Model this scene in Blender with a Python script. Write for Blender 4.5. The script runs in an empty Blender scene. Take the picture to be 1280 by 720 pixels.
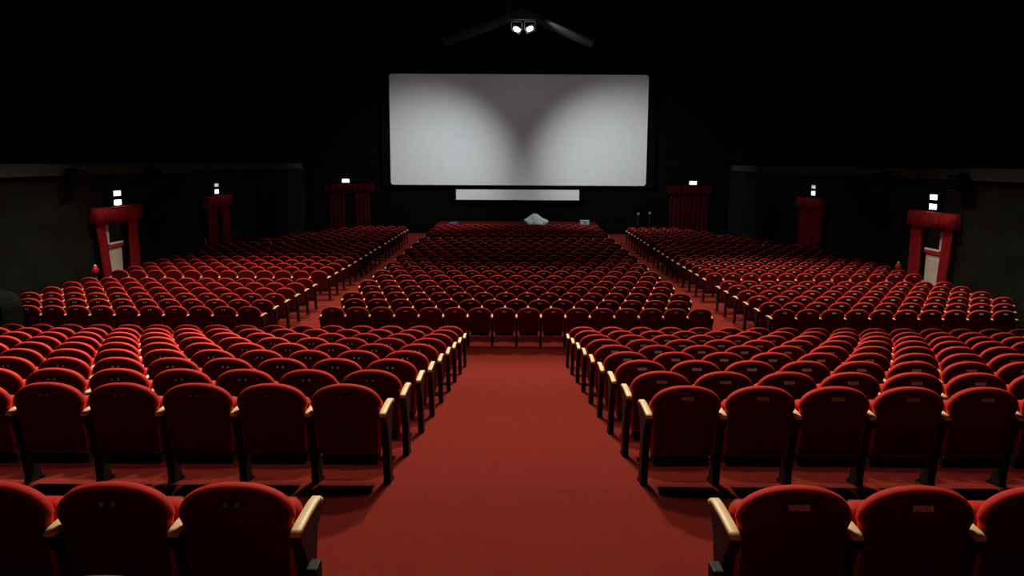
import bpy, bmesh, math, random
from mathutils import Vector, Matrix, Euler

random.seed(7)
C = bpy.context.scene.collection
R = math.radians
PI = math.pi

# ------------------------------------------------------------------ materials
def mat(name, col, rough=0.7, metal=0.0, sheen=0.0, sheen_col=None, noise=0.0, nscale=60.0,
        bump=0.0, objvar=0.0, spec=0.3, coat=0.0):
    m = bpy.data.materials.new(name)
    m.use_nodes = True
    nt = m.node_tree
    b = nt.nodes['Principled BSDF']
    b.inputs['Base Color'].default_value = (*col, 1)
    b.inputs['Roughness'].default_value = rough
    b.inputs['Metallic'].default_value = metal
    b.inputs['Specular IOR Level'].default_value = spec
    if coat:
        b.inputs['Coat Weight'].default_value = coat
        b.inputs['Coat Roughness'].default_value = 0.15
    if sheen:
        b.inputs['Sheen Weight'].default_value = sheen
        b.inputs['Sheen Roughness'].default_value = 0.35
        b.inputs['Sheen Tint'].default_value = (*(sheen_col or col), 1)
    if noise or bump or objvar:
        tc = nt.nodes.new('ShaderNodeTexCoord')
        n = nt.nodes.new('ShaderNodeTexNoise')
        n.inputs['Scale'].default_value = nscale
        n.inputs['Detail'].default_value = 5
        nt.links.new(tc.outputs['Object'], n.inputs['Vector'])
        ramp = nt.nodes.new('ShaderNodeMapRange')
        ramp.inputs['From Min'].default_value = 0.3
        ramp.inputs['From Max'].default_value = 0.7
        ramp.inputs['To Min'].default_value = 1 - noise
        ramp.inputs['To Max'].default_value = 1 + noise
        nt.links.new(n.outputs['Fac'], ramp.inputs['Value'])
        last = ramp.outputs['Result']
        if objvar:
            oi = nt.nodes.new('ShaderNodeObjectInfo')
            r2 = nt.nodes.new('ShaderNodeMapRange')
            r2.inputs['To Min'].default_value = 1 - objvar
            r2.inputs['To Max'].default_value = 1 + objvar
            nt.links.new(oi.outputs['Random'], r2.inputs['Value'])
            mu = nt.nodes.new('ShaderNodeMath')
            mu.operation = 'MULTIPLY'
            nt.links.new(last, mu.inputs[0])
            nt.links.new(r2.outputs['Result'], mu.inputs[1])
            last = mu.outputs[0]
        vm = nt.nodes.new('ShaderNodeVectorMath')
        vm.operation = 'SCALE'
        vm.inputs[0].default_value = col
        nt.links.new(last, vm.inputs['Scale'])
        nt.links.new(vm.outputs['Vector'], b.inputs['Base Color'])
        if bump:
            bp = nt.nodes.new('ShaderNodeBump')
            bp.inputs['Strength'].default_value = bump
            bp.inputs['Distance'].default_value = 0.004
            nt.links.new(n.outputs['Fac'], bp.inputs['Height'])
            nt.links.new(bp.outputs['Normal'], b.inputs['Normal'])
    return m

def emit(name, col, strength):
    m = bpy.data.materials.new(name)
    m.use_nodes = True
    nt = m.node_tree
    b = nt.nodes['Principled BSDF']
    b.inputs['Base Color'].default_value = (0.02, 0.02, 0.02, 1)
    b.inputs['Emission Color'].default_value = (*col, 1)
    b.inputs['Emission Strength'].default_value = strength
    return m

M = {
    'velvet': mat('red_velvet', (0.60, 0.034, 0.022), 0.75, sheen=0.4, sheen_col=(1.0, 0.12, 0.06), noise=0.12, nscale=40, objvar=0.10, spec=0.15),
    'rear': mat('red_velvet_shaded_rear', (0.105, 0.006, 0.006), 0.9, sheen=0.03, sheen_col=(0.8, 0.08, 0.06), noise=0.10, nscale=30, objvar=0.10, spec=0.12),  # same velvet, colour darkened to hold the shade on the seat rears
    'pan': mat('black_seat_shell', (0.010, 0.009, 0.009), 0.6, noise=0.2, nscale=20, spec=0.2),
    'iron': mat('black_iron', (0.010, 0.010, 0.011), 0.55, noise=0.2, nscale=25, spec=0.3),
    'wood': mat('pale_wood', (0.92, 0.76, 0.44), 0.45, noise=0.08, nscale=18, spec=0.4),
    'plate_dark': mat('black_plate', (0.012, 0.012, 0.013), 0.4, noise=0.2, nscale=30, spec=0.5),
    'plate_silver': mat('silver_plate', (0.62, 0.61, 0.60), 0.45, metal=0.3, noise=0.35, nscale=70, spec=0.5),
    'chrome': mat('chrome', (0.75, 0.75, 0.75), 0.2, metal=1.0, noise=0.05),
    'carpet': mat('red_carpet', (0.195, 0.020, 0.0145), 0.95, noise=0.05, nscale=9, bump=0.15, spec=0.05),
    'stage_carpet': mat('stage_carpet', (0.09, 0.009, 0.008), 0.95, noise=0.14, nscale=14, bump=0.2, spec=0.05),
    'black': mat('black_drape_wall', (0.0025, 0.0025, 0.0025), 0.95, noise=0.3, nscale=2, spec=0.05),
    'sidewall': mat('dark_green_grey_wall', (0.0075, 0.0098, 0.008), 0.9, noise=0.35, nscale=1.6, bump=0.2, spec=0.1),
    'ledge': mat('grey_ledge', (0.040, 0.054, 0.044), 0.85, noise=0.4, nscale=1.2, spec=0.1),
    'ceiling': mat('black_ceiling', (0.004, 0.004, 0.004), 0.95, noise=0.3, nscale=0.6, spec=0.05),
    'baffle': mat('grey_ceiling_baffle', (0.0035, 0.0037, 0.004), 0.95, noise=0.3, nscale=1.5, spec=0.1),
    'screen': mat('white_screen', (0.80, 0.80, 0.79), 0.75, noise=0.02, nscale=3, spec=0.15),
    'curtain': mat('dark_red_curtain', (0.25, 0.013, 0.022), 0.85, sheen=0.2, sheen_col=(0.9, 0.1, 0.1), noise=0.18, nscale=6, spec=0.1),
    'curtain_shaded': mat('red_curtain_shaded', (0.035, 0.002, 0.003), 0.9, noise=0.18, nscale=6, spec=0.05),  # door curtain red darkened to paint in the dim light up front
    'door_paint': mat('pale_door_paint', (0.62, 0.62, 0.56), 0.6, noise=0.1, nscale=4),
    'door_dark': mat('black_door_glass', (0.006, 0.006, 0.007), 0.3, noise=0.1, spec=0.3),
    'red_paint': mat('red_paint', (0.60, 0.02, 0.02), 0.4, noise=0.08),
    'white_paint': mat('white_paint', (0.8, 0.78, 0.75), 0.5, noise=0.05),
    'cloth_white': mat('white_cloth', (0.80, 0.82, 0.82), 0.9, noise=0.08, nscale=5),
    'grey': mat('grey_plastic', (0.30, 0.31, 0.33), 0.6, noise=0.1),
    'blue': mat('blue_cloth', (0.05, 0.10, 0.28), 0.85, noise=0.15),
    'metal_dark': mat('dark_metal', (0.008, 0.008, 0.008), 0.6, metal=0.0, noise=0.1),
    'sign_white': emit('exit_sign_white', (1.0, 0.98, 0.95), 2.2),
    'sign_cool': emit('exit_sign_cool', (0.85, 1.0, 0.98), 6.0),
    'sign_dim': emit('exit_sign_dim', (0.9, 0.95, 0.95), 0.55),
    'lens': emit('floodlight_lens', (1.0, 1.0, 0.97), 40.0),
    'lens_dim': emit('stage_lamp_lens', (0.8, 0.9, 1.0), 0.07),
}

# ------------------------------------------------------------------ helpers
def obj(name, bm, m, parent=None, smooth=False, loc=None, rz=0.0):
    me = bpy.data.meshes.new(name)
    bmesh.ops.recalc_face_normals(bm, faces=bm.faces[:])
    for f in bm.faces:
        f.smooth = smooth and len(f.verts) <= 4
    bm.to_mesh(me)
    bm.free()
    me.materials.append(m)
    o = bpy.data.objects.new(name, me)
    C.objects.link(o)
    if parent:
        o.parent = parent
    if loc is not None:
        o.location = loc
    o.rotation_euler = (0, 0, rz)
    return o

def empty(name, loc=(0, 0, 0), rz=0.0):
    o = bpy.data.objects.new(name, None)
    o.empty_display_size = 0.1
    C.objects.link(o)
    o.location = loc
    o.rotation_euler = (0, 0, rz)
    return o

def tag(o, label=None, cat=None, group=None, kind=None):
    if label: o['label'] = label
    if cat: o['category'] = cat
    if group: o['group'] = group
    if kind: o['kind'] = kind
    return o

def struct(o, label=None, cat=None):
    return tag(o, label, cat, None, 'structure')

def box(bm, x0, x1, y0, y1, z0, z1, bev=0.0, rot=None, at=None):
    b = bmesh.new()
    vs = [b.verts.new((x, y, z)) for x in (x0, x1) for y in (y0, y1) for z in (z0, z1)]
    for q in ((0, 1, 3, 2), (4, 6, 7, 5), (0, 4, 5, 1), (2, 3, 7, 6), (0, 2, 6, 4), (1, 5, 7, 3)):
        b.faces.new([vs[i] for i in q])
    if bev:
        bmesh.ops.bevel(b, geom=b.edges[:], offset=bev, segments=2, affect='EDGES', profile=0.5)
    if rot is not None:
        bmesh.ops.transform(b, matrix=rot, verts=b.verts[:])
    if at is not None:
        bmesh.ops.translate(b, vec=at, verts=b.verts[:])
    t = bpy.data.meshes.new('tmp')
    b.to_mesh(t)
    b.free()
    bm.from_mesh(t)
    bpy.data.meshes.remove(t)
    return bm

def cyl(bm, p0, p1, r0, r1=None, seg=16):
    r1 = r0 if r1 is None else r1
    p0, p1 = Vector(p0), Vector(p1)
    z = (p1 - p0).normalized()
    x = z.orthogonal().normalized()
    y = z.cross(x)
    ra, rb = [], []
    for i in range(seg):
        a = 2 * PI * i / seg
        d = x * math.cos(a) + y * math.sin(a)
        ra.append(bm.verts.new(p0 + d * r0))
        rb.append(bm.verts.new(p1 + d * r1))
    for i in range(seg):
        j = (i + 1) % seg
        bm.faces.new((ra[i], ra[j], rb[j], rb[i]))
    bm.faces.new(ra[::-1])
    bm.faces.new(rb)
    return bm

def lathe(bm, prof, at=(0, 0, 0), seg=20):
    rings = []
    for r, z in prof:
        rings.append([bm.verts.new((at[0] + r * math.cos(2 * PI * i / seg), at[1] + r * math.sin(2 * PI * i / seg), at[2] + z)) for i in range(seg)])
    for a, b in zip(rings, rings[1:]):
        for i in range(seg):
            j = (i + 1) % seg
            bm.faces.new((a[i], a[j], b[j], b[i]))
    bm.faces.new(rings[0][::-1])
    bm.faces.new(rings[-1])
    return bm

def offset(poly, d):
    """move a counter-clockwise outline inwards by d"""
    n = len(poly)
    out = []
    for i in range(n):
        p, q, r = Vector(poly[i - 1]), Vector(poly[i]), Vector(poly[(i + 1) % n])
        t = (r - p)
        if t.length < 1e-9:
            out.append(tuple(q)); continue
        t.normalize()
        nrm = Vector((-t.y, t.x))
        out.append(tuple(q + nrm * d))
    return out

def slab(bm, outline, layers, tr):
    """loft an outline through (inset, depth) layers; tr maps (x, s, depth) to a point"""
    rings = []
    for ins, v in layers:
        rings.append([bm.verts.new(tr(x, s, v)) for x, s in offset(outline, ins)])
    for a, b in zip(rings, rings[1:]):
        n = len(a)
        for i in range(n):
            j = (i + 1) % n
            bm.faces.new((a[i], a[j], b[j], b[i]))
    bm.faces.new(rings[0][::-1])
    bm.faces.new(rings[-1])
    return bm

# ------------------------------------------------------------------ the cinema seat
PITCH = 0.54
BACK_L = 0.565
REC = R(9)

def back_outline(n):
    """backrest outline: squarish foot, slim beside the armrests, swelling above them, broad rounded top"""
    def hw(t):
        k = min(1.0, max(0.0, (t - 0.355) / 0.065))
        return 0.234 + 0.009 * min(1.0, t / 0.35) + 0.0135 * k * k * (3 - 2 * k)
    w, s0 = hw(1.0), 0.405
    wb = hw(0.0)
    side = [0.035, 0.20, 0.345, 0.365, 0.385] if n > 12 else [0.035, 0.345, 0.375]
    pts = [(-wb + 0.03, 0.0), (wb - 0.03, 0.0), (wb - 0.008, 0.010)]
    pts += [(hw(t), t) for t in side]
    for k in range(n + 1):
        a = PI * k / n
        c, q = math.cos(a), math.sin(a)
        pts.append((math.copysign(abs(c) ** (2 / 2.22), c) * w, s0 + (BACK_L - s0) * abs(q) ** (2 / 2.1)))
    pts += [(-hw(t), t) for t in reversed(side)]
    pts += [(-wb + 0.008, 0.010)]
    return pts

def seat_meshes(e, slope, hi=True):
    """bmeshes of every part of one seat; e lifts everything above the foot, slope shears the foot to the floor"""
    n = 26 if hi else 10
    z0 = 0.222 + e
    def trb(x, s, v):   # along the reclined back: s up the back, v towards the front
        return Vector((x, 0.05 - s * math.sin(REC) + v * math.cos(REC), z0 + s * math.cos(REC) + v * math.sin(REC)))
    ol = back_outline(n)
    P = {}
    bm = bmesh.new()
    if hi:
        lay = [(0.018, -0.036), (0.008, -0.034), (0.002, -0.027), (0.0, -0.015), (0.0, 0.0), (0.006, 0.012), (0.018, 0.021), (0.045, 0.030), (0.10, 0.038)]
    else:
        lay = [(0.014, -0.036), (0.002, -0.026), (0.0, 0.0), (0.014, 0.019), (0.06, 0.034)]
    P['backrest'] = slab(bm, ol, lay, trb)
    bm = bmesh.new()
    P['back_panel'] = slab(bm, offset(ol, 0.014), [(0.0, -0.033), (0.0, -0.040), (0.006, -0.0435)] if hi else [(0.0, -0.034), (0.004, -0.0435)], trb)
    # folded-up cushion, standing just in front of the backrest
    L, W, r = 0.40, 0.233, 0.055
    co = []
    m = 5 if hi else 2
    for cx, cs, a0 in ((W - r, r, -PI / 2), (W - r, L - r, 0), (-W + r, L - r, PI / 2), (-W + r, r, PI)):
        for k in range(m + 1):
            a = a0 + PI / 2 * k / m
            co.append((cx + r * math.cos(a), cs + r * math.sin(a)))
    rc = R(7)
    def trc(x, s, v):
        return Vector((x, 0.165 - s * math.sin(rc) + v * math.cos(rc), 0.215 + e + s * math.cos(rc) + v * math.sin(rc)))
    bm = bmesh.new()
    P['seat_cushion'] = slab(bm, co, [(0.05, -0.048), (0.012, -0.040), (0.0, -0.022), (0.0, 0.03), (0.006, 0.04)] if hi else [(0.02, -0.046), (0.0, -0.02), (0.0, 0.038)], trc)
    bm = bmesh.new()
    slab(bm, offset(co, 0.012), [(0.0, 0.041), (0.0, 0.056), (0.02, 0.066)], trc)
    box(bm, -0.205, 0.205, 0.03, 0.185, 0.125 + e, 0.214 + e, 0.012 if hi else 0)
    P['seat_pan'] = bm
    # standard: iron side plate with a spreading foot
    prof = [(-0.066, 0.505), (-0.070, 0.537), (0.235, 0.547), (0.235, 0.517), (0.165, 0.45), (0.132, 0.30), (0.140, 0.12), (0.165, 0.03), (0.205, 0.016), (0.205, -0.004), (0.055, -0.004), (0.055, 0.016), (0.062, 0.04), (0.030, 0.30), (-0.012, 0.44)]
    q = []
    for y, z in prof:
        if z < 0.05:
            z = z - slope * y
        elif z > 0.2:
            z += e
        q.append((y, z))
    bm = bmesh.new()
    slab(bm, q, [(0.004, -0.026), (0.0, -0.022), (0.0, 0.022), (0.004, 0.026)] if hi else [(0.0, -0.026), (0.0, 0.026)], lambda y, z, v: Vector((v, y, z)))
    P['leg'] = bm
    # wooden armrest, gently bowed, front end turned down
    ctr = [(-0.078, 0.552), (-0.05, 0.558), (0.0, 0.562), (0.10, 0.566), (0.19, 0.566), (0.245, 0.558), (0.272, 0.538)]
    if not hi:
        ctr = [ctr[0], ctr[2], ctr[4], ctr[6]]
    bm = bmesh.new()
    rings = []
    for i, (y, z) in enumerate(ctr):
        a = ctr[max(0, i - 1)]; b = ctr[min(len(ctr) - 1, i + 1)]
        t = Vector((b[0] - a[0], b[1] - a[1])).normalized()
        nv = Vector((-t.y, t.x))
        hw = 0.0245 if i else 0.022
        sec = [(-hw + 0.006, 0.014), (hw - 0.006, 0.014), (hw, 0.008), (hw, -0.012), (-hw, -0.012), (-hw, 0.008)] if hi else [(-hw, 0.014), (hw, 0.014), (hw, -0.012), (-hw, -0.012)]
        rings.append([bm.verts.new((x, y + nv.x * h, z + e + nv.y * h)) for x, h in sec])
    for a, b in zip(rings, rings[1:]):
        for i in range(len(a)):
            j = (i + 1) % len(a)
            bm.faces.new((a[i], a[j], b[j], b[i]))
    bm.faces.new(rings[0][::-1]); bm.faces.new(rings[-1])
    P['armrest'] = bm
    # number plate near the top of the back
    def plate(x0, x1, s0, s1, v0, v1, b=0.002):
        t = bmesh.new()
        slab(t, [(x0, s0), (x1, s0), (x1, s1), (x0, s1)], [(0.0, v1), (0.0, v0 + b), (b, v0)], trb)
        return t
    P['number_plate'] = plate(-0.054, 0.054, 0.468, 0.506, -0.049, -0.042)
    def wedge(x0, x1, s0, s1):      # plain strip, its tilt shaped to catch light as a glint
        t = bmesh.new()
        v = [t.verts.new(trb(x, q, d)) for q, d in ((s0, -0.047), (s0, -0.060), (s1, -0.050), (s1, -0.047)) for x in (x0, x1)]
        for a, b in ((0, 1), (1, 2), (2, 3), (3, 0)):
            t.faces.new((v[2 * a], v[2 * a + 1], v[2 * b + 1], v[2 * b]))
        t.faces.new((v[0], v[2], v[4], v[6])); t.faces.new((v[1], v[7], v[5], v[3]))
        return t
    P['label_strip'] = wedge(-0.046, 0.046, 0.475, 0.500)
    P['stud'] = wedge(-0.009, 0.009, 0.481, 0.495)
    # small hooded lamp on the aisle side of an end standard
    bm = bmesh.new()
    box(bm, 0.026, 0.078, -0.04, 0.05, 0.27 + e, 0.37 + e, 0.008 if hi else 0)
    P['aisle_lamp'] = bm
    bm = bmesh.new()
    box(bm, 0.060, 0.070, -0.046, -0.038, 0.275 + e, 0.335 + e, 0.002 if hi else 0)
    P['lamp_trim'] = bm
    return P

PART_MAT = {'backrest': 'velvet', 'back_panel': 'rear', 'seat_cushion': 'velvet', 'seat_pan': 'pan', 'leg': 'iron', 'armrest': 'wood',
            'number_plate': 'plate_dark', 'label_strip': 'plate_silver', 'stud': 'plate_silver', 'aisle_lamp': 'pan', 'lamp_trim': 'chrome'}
SMOOTH = {'backrest', 'seat_cushion', 'armrest'}
E_NEAR, E_FAR = 0.022, 0.12
H_NEAR, H_FAR = 0.802, 0.90

def mesh_set(e, slope, hi):
    out = {}
    for k, bm in seat_meshes(e, slope, hi).items():
        me = bpy.data.meshes.new(k)
        bmesh.ops.recalc_face_normals(bm, faces=bm.faces[:])
        for f in bm.faces:
            f.smooth = k in SMOOTH and len(f.verts) <= 4
        bm.to_mesh(me); bm.free()
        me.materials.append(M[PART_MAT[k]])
        out[k] = me
    return out

MS = {'near': mesh_set(E_NEAR, 0.187, True), 'gap': mesh_set(E_NEAR, 0.13, True), 'far': mesh_set(E_FAR, 0.0, True)}
LITE = {'near': mesh_set(E_NEAR, 0.187, False), 'gap': mesh_set(E_NEAR, 0.13, False), 'far': mesh_set(E_FAR, 0.0, False)}

# ------------------------------------------------------------------ floor profile and seat positions
FLOOR = [(-4.0, 2.62), (1.944, 2.03), (2.888, 1.866), (4.817, 1.673), (12.388, 0.260), (13.78, 0.0), (15.2, 0.0), (23.0, -0.09), (44.0, -0.09)]
def floor_z(y):
    for (a, za), (b, zb) in zip(FLOOR, FLOOR[1:]):
        if a <= y <= b:
            return za + (zb - za) * (y - a) / (b - a)
    return FLOOR[-1][1]

NEAR_Y = [4.817, 5.676, 6.584, 7.464, 8.390, 9.351, 10.300, 11.310, 12.388]
def far_y(q):
    return (460.62 * q - 0.397) / 0.9921

ORD = ['', 'first', 'second', 'third', 'fourth', 'fifth', 'sixth', 'seventh', 'eighth', 'ninth', 'tenth', 'eleventh', 'twelfth', 'thirteenth', 'fourteenth', 'fifteenth', 'sixteenth', 'seventeenth']
seats = []   # dicts: x, y, kind, arms [(-1|1)], plate, label, group, aisle
def add(x, y, kind, arms, plate, label, group, aisle=0, individual=True):
    seats.append(dict(x=x, y=y, kind=kind, arms=arms, plate=plate, label=label, group=group, aisle=aisle, ind=individual))

for side, word in ((-1, 'left-side'), (1, 'right-side')):
    pl = 'studs' if side < 0 else 'silver'
    for name, y in (('hindmost', 1.944), ('second hindmost', 2.888)):
        for k in range(8):
            x = side * (2.29 + k) * PITCH
            if name == 'hindmost':
                lb = f'red seat of the hindmost {word} row, only its rounded top edge showing'
            elif k == 0:
                lb = f'large aisle-end seat with long pale armrest, {word} row behind the cross gap'
            else:
                lb = f'large red seat, {ORD[k+1]} from centre aisle, {word} row behind the cross gap'
            add(x, y, 'gap', (-side,) + ((side,) if k == 7 else ()), pl, lb, f'{word} seats behind the cross gap', -side if k == 0 else 0)
    for r, y in enumerate(NEAR_Y):
        for k in range(16):
            x = side * (2.29 + k) * PITCH
            if k == 0:
                lb = f'aisle-end red seat with pale armrest, {ORD[r+1]} row up of near {word} block'
            else:
                lb = f'red seat, {ORD[k+1]} from centre aisle, {ORD[r+1]} row up of near {word} block'
            add(x, y, 'near', (-side,) + ((side,) if k == 15 else ()), pl, lb, f'seats of the near {word} block')

CQ = [0.0327 + 0.002 * i for i in range(17)] + [0.0680 + 0.00178 * k for k in range(7)]
for r, q in enumerate(CQ):
    n = 16 if r % 2 == 0 else 15
    for k in range(n):
        x = (k - (n - 1) / 2) * PITCH
        add(x, far_y(q), 'far', (-1,) + ((1,) if k == n - 1 else ()), 'silver' if r < 12 else 'studs',
            f'red seat, {ORD[k+1]} from left-side end, {ORD[min(r+1,17)]} row of centre block beyond the cross aisle',
            'seats of the far centre block')
SQ = [0.0327, 0.0344, 0.0361, 0.0378, 0.0395, 0.0411] + [0.0442 + 0.0018 * j for j in range(10)] + [0.0632 + 0.0018 * k for k in range(8)]
for side, word in ((-1, 'left-side'), (1, 'right-side')):
    for r, q in enumerate(SQ):
        n = 10 if r == 0 else 11 if r == 1 else 12
        if r >= 16:
            n = max(5, 10 - (r - 16 + 1) * 5 // 8)
        for k in range(n):
            x = side * (10.92 + k) * PITCH
            if k == 0:
                lb = f'aisle-end red seat with pale armrest, {ORD[min(r+1,17)]} row of far {word} block'
            else:
                lb = f'red seat, {ORD[k+1]} from side aisle, {ORD[min(r+1,17)]} row of far {word} block'
            add(x, far_y(q), 'far', (-side,) + ((side,) if k == n - 1 else ()), 'studs' if side < 0 else 'silver', lb, f'seats of the far {word} block', 0)

# which seats the photograph shows, the largest first
CAM_LOC = Vector((0.0, 0.0, 4.07))
def in_frame(x, y, z):
    p = R(7.2)
    vx, vy, vz = x, y, z - 4.07
    d = vy * math.cos(p) - vz * math.sin(p)
    dn = -vy * math.sin(p) - vz * math.cos(p)
    return d, 646 + 853 * vx / d, 310.8 + 853 * dn / d
for s in seats:
    h = H_NEAR if s['kind'] != 'far' else H_FAR
    fz = floor_z(s['y'])
    d, px, py = in_frame(s['x'] - math.copysign(0.22, s['x']), s['y'], fz + h - 0.04)
    s['d'] = d
    s['z'] = fz
    s['shown'] = (-2 < px < 1282 and py < 722)
    if s['y'] < 2.5:
        s['shown'] = s['x'] < 0 and abs(s['x']) < 1.5
shown = sorted([s for s in seats if s['shown']], key=lambda s: s['d'])
single = shown[:300]
ids = {id(s) for s in single}
rest = [s for s in seats if id(s) not in ids]

def part(name, me, parent):
    o = bpy.data.objects.new(name, me)
    C.objects.link(o)
    o.parent = parent
    return o

# one seat of each sort is built, then copied with its parts
PROTO = {}
def proto(key):
    kind, arms, plate, aisle = key
    ms = MS[kind]
    root = empty('cinema_chair')
    for k in ('backrest', 'back_panel', 'seat_cushion', 'seat_pan'):
        part(k, ms[k], root)
    for a in arms:
        part('armrest', ms['armrest'], root).location.x = a * PITCH / 2
        part('leg', ms['leg'], root).location.x = a * PITCH / 2
    pl = part('number_plate', ms['number_plate'], root)
    if plate == 'silver':
        part('label_strip', ms['label_strip'], pl)
    else:
        for dx in (-0.028, 0.024):
            part('stud', ms['stud'], pl).location.x = dx
    if aisle:
        al = part('aisle_lamp', ms['aisle_lamp'], root)
        al.location.x = aisle * PITCH / 2
        al.scale.x = aisle
        part('lamp_trim', ms['lamp_trim'], al)
    return root

def copy_tree(o, parent=None):
    c = o.copy()
    C.objects.link(c)
    if parent:
        c.parent = parent
    for ch in list(o.children):
        copy_tree(ch, c)
    return c

for s in single:
    key = (s['kind'], s['arms'], s['plate'], s['aisle'])
    if key in PROTO:
        o = copy_tree(PROTO[key])
    else:
        o = PROTO[key] = proto(key)
    o.location = (s['x'], s['y'], s['z'])
    tag(o, s['label'], 'seat', s['group'])

# everything beyond the three hundred largest: one object
def merged_seats(name, lst):
    verts, faces, mats, smooth = [], [], [], []
    order = ['velvet', 'rear', 'pan', 'iron', 'wood', 'plate_silver']
    def put(me, dx, x, y, z):
        base = len(verts)
        mi = order.index(PART_MAT[me.name.split('.')[0]])
        verts.extend([(v.co.x + dx + x, v.co.y + y, v.co.z + z) for v in me.vertices])
        for p in me.polygons:
            faces.append([base + i for i in p.vertices])
            mats.append(mi)
            smooth.append(p.use_smooth)
    for s in lst:
        ms = LITE[s['kind']]
        P = (s['x'], s['y'], s['z'])
        for k in ('backrest', 'back_panel', 'seat_cushion', 'seat_pan') + (('label_strip',) if s['plate'] == 'silver' else ()):
            put(ms[k], 0, *P)
        for a in s['arms']:
            put(ms['armrest'], a * PITCH / 2, *P)
            put(ms['leg'], a * PITCH / 2, *P)
    me = bpy.data.meshes.new(name)
    me.from_pydata(verts, [], faces)
    for k in order:
        me.materials.append(M[k])
    me.polygons.foreach_set('material_index', mats)
    me.polygons.foreach_set('use_smooth', smooth)
    me.update()
    o = bpy.data.objects.new(name, me)
    C.objects.link(o)
    return o
tag(merged_seats('distant_cinema_chairs', rest), 'distant rows of small red seats reaching back to the screen', 'seats', None, 'stuff')

# ------------------------------------------------------------------ the room
WX = 12.4          # half width between the side walls
FRONT_Y = 40.0
CEIL_Z = 12.0

bm = bmesh.new()
rows = []
NX = 26
for y, z in FLOOR:
    rows.append([bm.verts.new((-WX - 0.3 + (2 * WX + 0.6) * i / NX, y, z)) for i in range(NX + 1)])
for a, b in zip(rows, rows[1:]):
    for i in range(NX):
        bm.faces.new((a[i], a[i + 1], b[i + 1], b[i]))
fl = obj('floor', bm, M['carpet'])
struct(fl, 'red carpeted floor sloping down to the cross aisle')
if fl.data.polygons[0].normal.z < 0:
    fl.data.flip_normals()
sm = fl.modifiers.new('thickness', 'SOLIDIFY'); sm.thickness = 0.2; sm.offset = -1

for side, word in ((-1, 'left'), (1, 'right')):
    x0, x1 = sorted((side * WX, side * (WX + 0.3)))
    bm = bmesh.new(); box(bm, x0, x1, -4, FRONT_Y, -0.3, 3.62)
    w = struct(obj(f'wall_{word}', bm, M['sidewall']), f'dark side wall with curtained doors, {word}-side of the hall')
    bm = bmesh.new(); box(bm, x0, x1, -4, FRONT_Y, 3.62, CEIL_Z)
    struct(obj(f'wall_{word}_upper', bm, M['black']), f'black upper wall above the ledge, {word}-side of the hall')
    xa, xb = sorted((side * WX, side * (WX - 0.09)))
    bm = bmesh.new(); box(bm, xa, xb, -4, 39.4, 3.64, 3.97, 0.015)
    struct(obj(f'trim_{word}', bm, M['ledge']), f'pale ledge running along the top of the {word}-side wall')
    # low rounded wall closing off the cross aisle
    bm = bmesh.new()
    xi = -10.58 if side < 0 else 10.78; xo = side * (WX + 0.01)
    pr = [(xo, -0.02), (xi, -0.02), (xi, 0.98), (xi + side * 0.03, 1.10), (xi + side * 0.10, 1.20), (xi + side * 0.22, 1.28), (xi + side * 0.40, 1.32), (xo, 1.32)]
    if side > 0:
        pr = pr[::-1]
    slab(bm, pr, [(0.0, 13.75), (0.0, 14.35)], lambda x, z, v: Vector((x, v, z)))
    struct(obj(f'wall_{word}_low', bm, M['sidewall']), f'low dark wall end at the {word}-side end of the cross aisle')

bm = bmesh.new(); box(bm, -WX - 0.3, WX + 0.3, FRONT_Y, FRONT_Y + 0.3, -0.3, CEIL_Z)
struct(obj('wall_front', bm, M['black']), 'black front wall behind the screen')
bm = bmesh.new(); box(bm, -WX - 0.3, WX + 0.3, -4.3, -4.0, -0.3, CEIL_Z)
struct(obj('wall_back', bm, M['black']), 'black rear wall behind the camera')
bm = bmesh.new(); box(bm, -WX - 0.3, WX + 0.3, -4.3, FRONT_Y + 0.3, CEIL_Z, CEIL_Z + 0.3)
struct(obj('ceiling', bm, M['ceiling']), 'black ceiling')

# ceiling bulkhead that folds to a ridge above the floodlights
bm = bmesh.new()
pr = [(-3.2, 9.10), (0.2, 10.36), (3.2, 9.10), (3.2, 9.20), (0.2, 10.46), (-3.2, 9.20)]
slab(bm, pr, [(0.0, 29.0), (0.0, 31.0)], lambda x, z, v: Vector((x, v, z)))
struct(obj('ceiling_bulkhead', bm, M['baffle']), 'grey folded ceiling bulkhead above the floodlights')

# stage
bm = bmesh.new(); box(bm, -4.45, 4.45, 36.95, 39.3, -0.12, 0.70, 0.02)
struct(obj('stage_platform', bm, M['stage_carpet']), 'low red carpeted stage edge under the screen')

# ------------------------------------------------------------------ screen
SC = empty('cinema_screen', (0.07, 39.55, 2.76))
tag(SC, 'huge white cinema screen on the black front wall', 'screen')
W2, H2, rr = 7.36, 6.26, 0.16
ol = []
for cx, cz, a0 in ((W2 - rr, rr, -PI / 2), (W2 - rr, H2 - rr, 0), (-W2 + rr, H2 - rr, PI / 2), (-W2 + rr, rr, PI)):
    for k in range(6):
        a = a0 + PI / 2 * k / 5
        ol.append((cx + rr * math.cos(a), cz + rr * math.sin(a)))
bm = bmesh.new()
slab(bm, ol, [(0.0, 0.05), (0.0, 0.0)], lambda x, z, v: Vector((x, v, z)))
obj('screen_surface', bm, M['screen'], SC)
bm = bmesh.new()
box(bm, -W2 - 0.5, W2 + 0.5, 0.06, 0.16, -0.10, H2 + 0.4, 0.01)
obj('backing_frame', bm, M['black'], SC)

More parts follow.
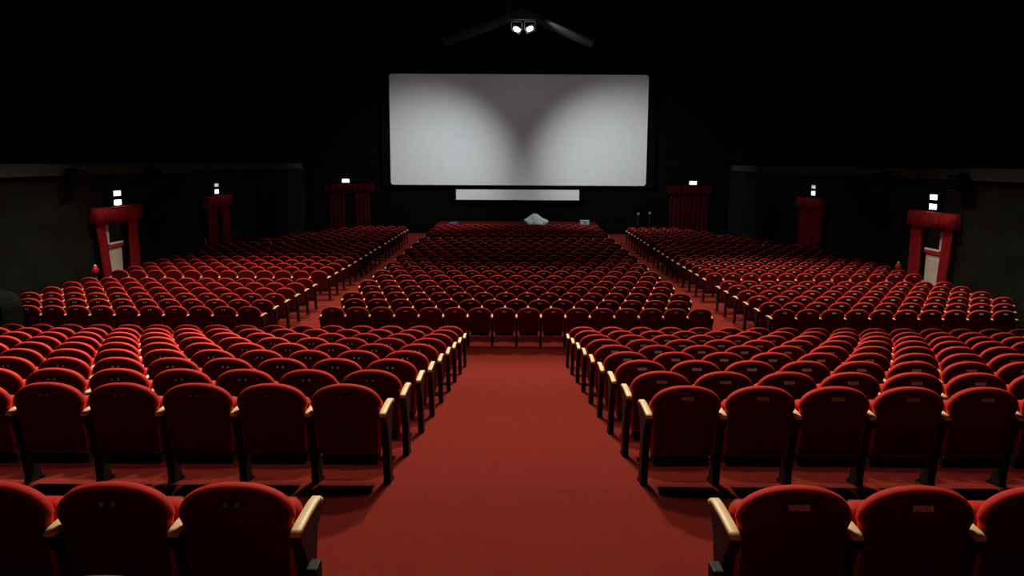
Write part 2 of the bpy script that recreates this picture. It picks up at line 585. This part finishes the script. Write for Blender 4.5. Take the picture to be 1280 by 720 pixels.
LS = empty('screen_strip', (0.03, 39.55, 1.91))
tag(LS, 'narrow white strip of screen just below the big one', 'screen')
bm = bmesh.new(); box(bm, -3.56, 3.56, 0.0, 0.05, 0.0, 0.60, 0.004)
obj('strip_surface', bm, M['screen'], LS)
bm = bmesh.new(); box(bm, -3.75, 3.75, 0.055, 0.15, -0.1, 0.66, 0.01)
obj('backing_frame', bm, M['black'], LS)

# ------------------------------------------------------------------ floodlights above the screen
bar = empty('lighting_bar', (0.215, 28.7, 9.83))
tag(bar, 'short dark bar holding the two floodlights under the ceiling', 'bar')
bm = bmesh.new(); cyl(bm, (-0.8, 0, 0), (0.8, 0, 0), 0.035); obj('cross_bar', bm, M['metal_dark'], bar, True)
for sx in (-0.6, 0.6):
    bm = bmesh.new(); cyl(bm, (sx, 0, 0), (sx, 0, CEIL_Z - 9.83), 0.02); obj('hanger', bm, M['metal_dark'], bar, True)

def floodlight(x, z, tilt, label):
    t = empty('spotlight', (x, 28.7, z))
    tag(t, label, 'spotlight', 'spotlights under the ceiling')
    rot = Matrix.Rotation(tilt, 4, 'Y')
    bm = bmesh.new()
    box(bm, -0.19, 0.19, -0.10, 0.14, -0.13, 0.13, 0.03, rot=rot)
    obj('housing', bm, M['metal_dark'], t)
    bm = bmesh.new()
    ov = [(0.135 * math.cos(2 * PI * i / 24), 0.085 * math.sin(2 * PI * i / 24)) for i in range(24)]
    slab(bm, ov, [(0.0, -0.10), (0.0, -0.112), (0.03, -0.125)], lambda a, b, v: rot @ Vector((a, v, b)))
    obj('lens', bm, M['lens'], t)
    bm = bmesh.new()
    for sx in (-0.215, 0.215):
        box(bm, sx - 0.012, sx + 0.012, -0.02, 0.02, -0.02, 0.32)
    box(bm, -0.227, 0.227, -0.02, 0.02, 0.29, 0.33)
    obj('yoke', bm, M['metal_dark'], t)
    return t
floodlight(-0.05, 9.43, R(24), 'bright oval spotlight under the ceiling, first of the close-set pair, nearer the left-side wall')
floodlight(0.48, 9.45, R(-24), 'bright oval spotlight under the ceiling, second of the close-set pair, nearer the right-side wall')

# ------------------------------------------------------------------ curtained doors
def drape_bm(x0t, x1t, x0b, x1b, z0, z1, folds, amp, y, ny=12):
    """a hanging drape: pleated front and back, closed all round"""
    nx = folds * 8
    bm = bmesh.new()
    F, B = [], []
    for j in range(ny + 1):
        t = j / ny
        xa = x0b + (x0t - x0b) * t; xb = x1b + (x1t - x1b) * t
        z = z0 + (z1 - z0) * t
        fr, br = [], []
        for i in range(nx + 1):
            u = i / nx
            w = amp * math.cos(2 * PI * folds * u + 0.5 * math.sin(3 * t + 5 * u)) * (1.0 - 0.25 * t)
            x = xa + (xb - xa) * u
            fr.append(bm.verts.new((x, y - 0.02 + w, z)))
            br.append(bm.verts.new((x, y + 0.02 + w, z)))
        F.append(fr); B.append(br)
    for j in range(ny):
        for i in range(nx):
            bm.faces.new((F[j][i], F[j][i + 1], F[j + 1][i + 1], F[j + 1][i]))
            bm.faces.new((B[j][i], B[j + 1][i], B[j + 1][i + 1], B[j][i + 1]))
        bm.faces.new((F[j][0], F[j + 1][0], B[j + 1][0], B[j][0]))
        bm.faces.new((F[j][nx], B[j][nx], B[j + 1][nx], F[j + 1][nx]))
    for i in range(nx):
        bm.faces.new((F[0][i], B[0][i], B[0][i + 1], F[0][i + 1]))
        bm.faces.new((F[ny][i], F[ny][i + 1], B[ny][i + 1], B[ny][i]))
    return bm

def pelmet_bm(w, z0, z1, depth, folds):
    """gathered band standing off the wall with returns at both ends"""
    bm = bmesh.new()
    n = folds * 6
    ol = [(-w / 2, 0.0)]
    for i in range(n + 1):
        u = i / n
        ol.append((-w / 2 + w * u, -depth + 0.018 * math.cos(2 * PI * folds * u)))
    ol.append((w / 2, 0.0))
    lo = [bm.verts.new((x, y, z0 + 0.03 * math.sin(PI * (x / w + 0.5) * 3))) for x, y in ol]
    hi = [bm.verts.new((x, y * 0.96, z1)) for x, y in ol]
    k = len(ol)
    for i in range(k):
        j = (i + 1) % k
        bm.faces.new((lo[i], lo[j], hi[j], hi[i]))
    bm.faces.new(lo[::-1]); bm.faces.new(hi)
    return bm

def door_curtain(name_loc, rz, w, drapes, label, pel=(2.30, 2.74), depth=0.30, cloth='curtain'):
    t = empty('door_curtain', name_loc, rz)
    tag(t, label, 'curtain', 'red curtains over the exit doors')
    obj('pelmet', pelmet_bm(w, pel[0], pel[1], depth, 9), M[cloth], t, True)
    for (a, b, c, d, folds, y) in drapes:
        obj('drape', drape_bm(a, b, c, d, 0.02, pel[0] + 0.12, folds, 0.035, y), M[cloth], t, True)
    return t

FZ = lambda y: floor_z(y)
# near pair of doors, curtains drawn aside
door_curtain((-WX, 20.86, FZ(20.86)), PI / 2, 2.30,
             [(-1.08, -0.70, -0.76, -0.44, 3, -0.17), (0.56, 1.06, 0.58, 1.02, 3, -0.17)],
             'open red door curtain with pelmet on the left-side wall, pale door showing behind')
door_curtain((WX, 20.08, FZ(20.1)), -PI / 2, 2.14,
             [(0.62, 1.0, 0.44, 0.76, 3, -0.17), (-1.02, -0.46, -1.0, -0.5, 3, -0.17)],
             'open red door curtain with pelmet on the right-side wall, pale door showing behind')
door_curtain((-WX, 27.95, FZ(28.0)), PI / 2, 2.3,
             [(-0.98, -0.16, -0.98, -0.2, 4, -0.17), (0.32, 1.0, 0.34, 1.0, 4, -0.17)],
             'dim red door curtain parted over a black gap, further along the left-side wall')
door_curtain((WX, 28.45, FZ(28.4)), -PI / 2, 2.36,
             [(-1.12, 0.02, -1.12, 0.02, 5, -0.16), (0.0, 1.12, 0.0, 1.12, 5, -0.18)],
             'fully closed red door curtain further along the right-side wall')
door_curtain((-9.78, FRONT_Y, FZ(39)), 0, 2.95,
             [(-1.2, -0.28, -1.2, -0.3, 4, -0.17), (0.3, 1.2, 0.34, 1.2, 4, -0.17)],
             'shade-darkened red door curtain on the front wall, left-side of the screen', pel=(2.36, 2.88), depth=0.30, cloth='curtain_shaded')
door_curtain((10.04, FRONT_Y, FZ(39)), 0, 2.62,
             [(-1.15, 0.02, -1.15, 0.02, 5, -0.16), (0.0, 1.15, 0.0, 1.15, 5, -0.18)],
             'shade-darkened red door curtain on the front wall, right-side of the screen', pel=(2.32, 2.86), depth=0.30, cloth='curtain_shaded')

def door(n, loc, rz, m):
    """door leaf behind the curtains: pale lower panel and stile, dark upper glass, red push bar"""
    d = empty(f'door_{n}', loc, rz)
    struct(d, f'pale exit door with dark upper glass behind the open curtain, {"left" if m > 0 else "right"}-side wall')
    def bx(name, x0, x1, y0, y1, z0, z1, ma, bev=0.004):
        bm = bmesh.new()
        a, b = sorted((m * x0, m * x1))
        box(bm, a, b, y0, y1, z0, z1, bev)
        return obj(name, bm, M[ma], d)
    bx('door_frame', -0.62, 0.78, -0.04, -0.002, 0.0, 2.26, 'door_dark')
    bx('lower_panel', -0.46, 0.32, -0.075, -0.045, 0.04, 1.52, 'door_paint')
    bx('panel_moulding', -0.36, 0.22, -0.088, -0.070, 0.20, 1.35, 'door_paint', 0.006)
    bx('upper_glass', -0.28, 0.32, -0.070, -0.045, 1.56, 2.2, 'door_dark')
    bx('stile', -0.46, -0.29, -0.075, -0.045, 1.62, 2.2, 'door_paint')
    pb = bx('push_bar', -0.40, 0.30, -0.15, -0.115, 1.60, 1.66, 'white_paint', 0.01)
    bx('bar_rail', -0.44, 0.34, -0.135, -0.10, 1.52, 1.575, 'red_paint', 0.01)
door(1, (-WX, 20.80, FZ(20.8)), PI / 2, 1)
door(2, (WX, 20.06, FZ(20.1)), -PI / 2, -1)

def sign(x, y, z, rz, w, h, m, label):
    t = empty('exit_sign', (x, y, z), rz)
    tag(t, label, 'light', 'lit boxes above the exit doors')
    bm = bmesh.new(); box(bm, -w / 2 - 0.03, w / 2 + 0.03, -0.10, -0.002, -0.03, h + 0.03, 0.01)
    obj('housing', bm, M['metal_dark'], t)
    bm = bmesh.new(); box(bm, -w / 2, w / 2, -0.115, -0.098, 0, h, 0.008)
    obj('light_panel', bm, M[m], t)
for z, h, m, wd in ((2.99, 0.15, 'sign_white', 'upper'), (2.71, 0.15, 'sign_cool', 'lower')):
    sign(-WX, 21.02, z, PI / 2, 0.36, h, m, f'{wd} white lit box above the near open door, left-side wall')
    sign(WX, 20.18, z + 0.05, -PI / 2, 0.34, h, m, f'{wd} white lit box above the near open door, right-side wall')
for z, h, m, wd in ((3.02, 0.13, 'sign_dim', 'dimmer upper'), (2.74, 0.17, 'sign_white', 'lower')):
    sign(-WX, 28.0, z, PI / 2, 0.34, h, m, f'{wd} lit box above the parted curtain further along the left-side wall')
    sign(WX, 28.4, z + 0.04, -PI / 2, 0.34, h, m, f'{wd} lit box above the closed curtain further along the right-side wall')
sign(-9.98, FRONT_Y, 2.86, 0, 0.42, 0.20, 'sign_white', 'single white lit box above the front wall curtain, left-side of the screen')
sign(10.24, FRONT_Y, 2.84, 0, 0.42, 0.20, 'sign_white', 'single white lit box above the front wall curtain, right-side of the screen')

# small dark loudspeakers high on the side walls
def speaker(x, y, z, rz, label):
    t = empty('wall_speaker', (x, y, z), rz)
    tag(t, label, 'speaker', 'dark loudspeakers high on the side walls')
    bm = bmesh.new()
    box(bm, -0.24, 0.24, -0.42, -0.12, -0.25, 0.25, 0.02)
    obj('cabinet', bm, M['door_dark'], t)
    bm = bmesh.new(); box(bm, -0.21, 0.21, -0.435, -0.418, -0.22, 0.22, 0.008)
    obj('speaker_grille', bm, M['black'], t)
    bm = bmesh.new(); box(bm, -0.04, 0.04, -0.13, 0.0, -0.06, 0.06)
    obj('bracket', bm, M['metal_dark'], t)
for sd, wd in ((-1, 'left-side'), (1, 'right-side')):
    for yy, near in ((18.9, 'before the open door'), (22.9, 'just past the open door')):
        speaker(sd * WX, yy, 3.60, PI / 2 if sd < 0 else -PI / 2, f'black wall loudspeaker {near} on the {wd} wall ledge')

# capped posts by the doors
def post(x, y, h, label):
    z = floor_z(y)
    t = empty('barrier_post', (x, y, z))
    tag(t, label, 'post', 'capped posts by the doors')
    bm = bmesh.new(); lathe(bm, [(0.11, 0.0), (0.11, 0.015), (0.03, 0.03), (0.022, 0.05), (0.022, h - 0.26)]); obj('pole', bm, M['metal_dark'], t, True)
    bm = bmesh.new(); lathe(bm, [(0.03, h - 0.27), (0.085, h - 0.24), (0.095, h - 0.16), (0.07, h - 0.09), (0.035, h - 0.05)]); obj('red_cap', bm, M['red_paint'], t, True)
    bm = bmesh.new(); lathe(bm, [(0.035, h - 0.052), (0.04, h - 0.03), (0.012, h)]); obj('white_tip', bm, M['white_paint'], t, True)
post(-12.22, 19.55, 1.12, 'small red capped post with white tip beside the open door, left-side wall')
post(12.22, 21.62, 1.06, 'small red capped post with white tip beside the open door, right-side wall')
post(-12.22, 26.55, 1.12, 'small red capped post with white tip beside the parted curtain')

# ------------------------------------------------------------------ things on and by the stage
bm = bmesh.new()
bmesh.ops.create_icosphere(bm, subdivisions=4, radius=1.0)
rnd = random.Random(3)
ph = [rnd.uniform(0, 6.28) for _ in range(8)]
for v in bm.verts:
    x, y, z = v.co
    a = math.atan2(y, x)
    fold = 1 + 0.10 * math.sin(5 * a + ph[0] + 3 * z) + 0.07 * math.sin(9 * a + ph[1]) + 0.06 * math.sin(7 * z + 4 * x + ph[2])
    zz = max(z, -0.25)
    v.co = Vector((x * 0.60 * fold - 0.10 * max(0, zz), y * 0.35 * fold, max(0.0, (zz + 0.25) * 0.42 * fold * (0.75 + 0.35 * math.exp(-((x - 0.15) / 0.4) ** 2)))))
o = obj('cloth_heap', bm, M['cloth_white'], None, True, loc=(1.05, 37.4, 0.70))
tag(o, 'crumpled white cloth heaped on the stage edge below the screen strip', 'cloth')
t = empty('equipment_box', (3.72, 37.4, 0.70))
tag(t, 'small grey box standing on the stage edge beyond the white cloth', 'box')
bm = bmesh.new(); box(bm, -0.25, 0.25, -0.18, 0.18, 0.0, 0.20, 0.03); obj('box_body', bm, M['grey'], t)
bm = bmesh.new(); box(bm, -0.26, 0.26, -0.19, 0.19, 0.20, 0.24, 0.015); obj('lid', bm, M['grey'], t)
bm = bmesh.new(); box(bm, -0.07, 0.07, -0.215, -0.19, 0.11, 0.135, 0.006); obj('handle', bm, M['metal_dark'], t)
bm = bmesh.new(); box(bm, -0.26, 0.26, -0.17, 0.17, 0.0, 0.10, 0.035)
bmesh.ops.subdivide_edges(bm, edges=bm.edges[:], cuts=3, use_grid_fill=True)
for v in bm.verts:
    v.co.z *= 1 + 0.25 * math.sin(9 * v.co.x + 5 * v.co.y)
o = obj('folded_blanket', bm, M['blue'], None, True, loc=(-3.49, 37.3, 0.70))
tag(o, 'small folded blue blanket on the stage edge near its left-side end', 'blanket')

def stage_lamp(x, z, label):
    y = 39.0
    fz = floor_z(y)
    t = empty('stage_lamp', (x, y, fz))
    tag(t, label, 'lamp', 'small dim lamps on stands by the front wall')
    bm = bmesh.new(); cyl(bm, (0, 0, 0.02), (0, 0, z - fz - 0.1), 0.02); obj('stand', bm, M['metal_dark'], t, True)
    bm = bmesh.new(); lathe(bm, [(0.22, 0), (0.22, 0.02), (0.05, 0.05)]); obj('base', bm, M['metal_dark'], t, True)
    bm = bmesh.new(); cyl(bm, (0, -0.14, z - fz), (0, 0.14, z - fz), 0.10, 0.08); obj('lamp_head', bm, M['metal_dark'], t, True)
    bm = bmesh.new(); cyl(bm, (0, -0.155, z - fz), (0, -0.142, z - fz), 0.075); obj('lens', bm, M['lens_dim'], t, True)
stage_lamp(6.92, 1.20, 'small dim stage lamp on a stand, the one closer to the screen strip')
stage_lamp(7.58, 1.25, 'small dim stage lamp on a stand, the one closer to the front wall curtain')

# ------------------------------------------------------------------ lights
def spot(name, loc, aim, power, angle, blend, col, radius=0.3):
    l = bpy.data.lights.new(name, 'SPOT')
    l.energy = power
    l.spot_size = R(angle)
    l.spot_blend = blend
    l.color = col
    l.shadow_soft_size = radius
    o = bpy.data.objects.new(name, l)
    C.objects.link(o)
    o.location = loc
    o.rotation_euler = (Vector(aim) - Vector(loc)).to_track_quat('-Z', 'Y').to_euler()
    return o
WARM = (1.0, 0.84, 0.64)
COOL = (0.90, 0.97, 1.0)
# house lights in the ceiling over the stalls, most tilted back towards the rear rows, with added fills among them
spot('house_light_mid', (0.0, 13.0, 9.5), (0, 7.4, 1.3), 3000, 94, 0.7, WARM)
spot('house_light_near_left', (-5.0, 13.0, 9.5), (-7.2, 7.6, 1.2), 6500, 66, 0.8, WARM)
spot('house_light_near_right', (5.0, 13.0, 9.5), (7.2, 7.6, 1.2), 2600, 66, 0.8, WARM)
spot('house_light_overhead', (0.0, 6.0, 9.0), (0, 5.6, 1.5), 350, 90, 0.7, WARM)
spot('house_light_rear', (0.0, 9.0, 9.2), (0, 3.4, 1.8), 900, 78, 0.8, WARM)
spot('fill_cross_overhead', (0.0, 14.6, 9.3), (0, 14.9, 0), 450, 84, 0.8, WARM)  # added fill to lift the black shade under the first centre row
spot('house_light_cross', (0.0, 20.5, 9.5), (0, 16.0, 0), 2200, 80, 0.8, WARM)
spot('house_light_far_left', (-7.0, 21.5, 9.5), (-7.2, 18.0, 0), 3200, 84, 0.8, WARM)
spot('house_light_far_right', (7.0, 21.5, 9.5), (7.2, 18.0, 0), 3000, 84, 0.8, WARM)
spot('house_light_outer_left', (-9.0, 13.8, 9.5), (-9.0, 17.6, 0), 2900, 62, 0.9, WARM)
spot('house_light_outer_right', (9.0, 13.8, 9.5), (9.0, 17.6, 0), 2600, 62, 0.9, WARM)
spot('house_light_front', (0.0, 33.0, 10.5), (0, 24.0, 0), 1600, 80, 0.8, WARM)
spot('fill_front_left', (-7.0, 34.0, 9.8), (-7.2, 29.0, 0), 1200, 72, 0.9, WARM)  # added fill to brighten the dark front side rows
spot('fill_front_right', (7.0, 34.0, 9.8), (7.2, 29.0, 0), 1200, 72, 0.9, WARM)  # added fill, mirror of the one opposite
# rig spotlights for the screen and bulkhead, plus an added screen fill
spot('screen_light', (-0.15, 29.1, 9.40), (-6.0, 39.5, 1.7), 3900, 63, 1.0, COOL, 0.12)
spot('screen_light_far', (0.58, 29.1, 9.40), (6.8, 39.5, 1.8), 3900, 63, 1.0, COOL, 0.12)
spot('screen_fill', (0.2, 27.2, 9.2), (0.2, 39.5, 5.4), 520, 84, 0.35, (0.78, 0.93, 1.0), 0.3)  # added even fill for the screen, no lamp hangs here
spot('bulkhead_light', (0.75, 29.2, 9.5), (2.2, 30.0, 9.7), 700, 60, 1.0, COOL, 0.1)

w = bpy.data.worlds.new('world')
bpy.context.scene.world = w
w.use_nodes = True
w.node_tree.nodes['Background'].inputs['Color'].default_value = (0.5, 0.5, 0.5, 1)
w.node_tree.nodes['Background'].inputs['Strength'].default_value = 0.0

# ------------------------------------------------------------------ camera
cd = bpy.data.cameras.new('camera')
cam = bpy.data.objects.new('camera', cd)
C.objects.link(cam)
cd.sensor_width = 36.0
cd.lens = 36.0 * 853.0 / 1280.0
cd.shift_x = -6.0 / 1280.0
cd.shift_y = -49.2 / 1280.0
cd.clip_end = 200
cam.matrix_world = Matrix.Translation(CAM_LOC) @ Matrix.Rotation(R(90 - 7.2), 4, 'X') @ Matrix.Rotation(R(0.3), 4, 'Z')
sc = bpy.context.scene
sc.camera = cam
sc.view_settings.view_transform = 'Standard'
sc.view_settings.look = 'None'
sc.view_settings.gamma = 1.0
sc.view_settings.exposure = 0.0
sc.view_settings.use_curve_mapping = False
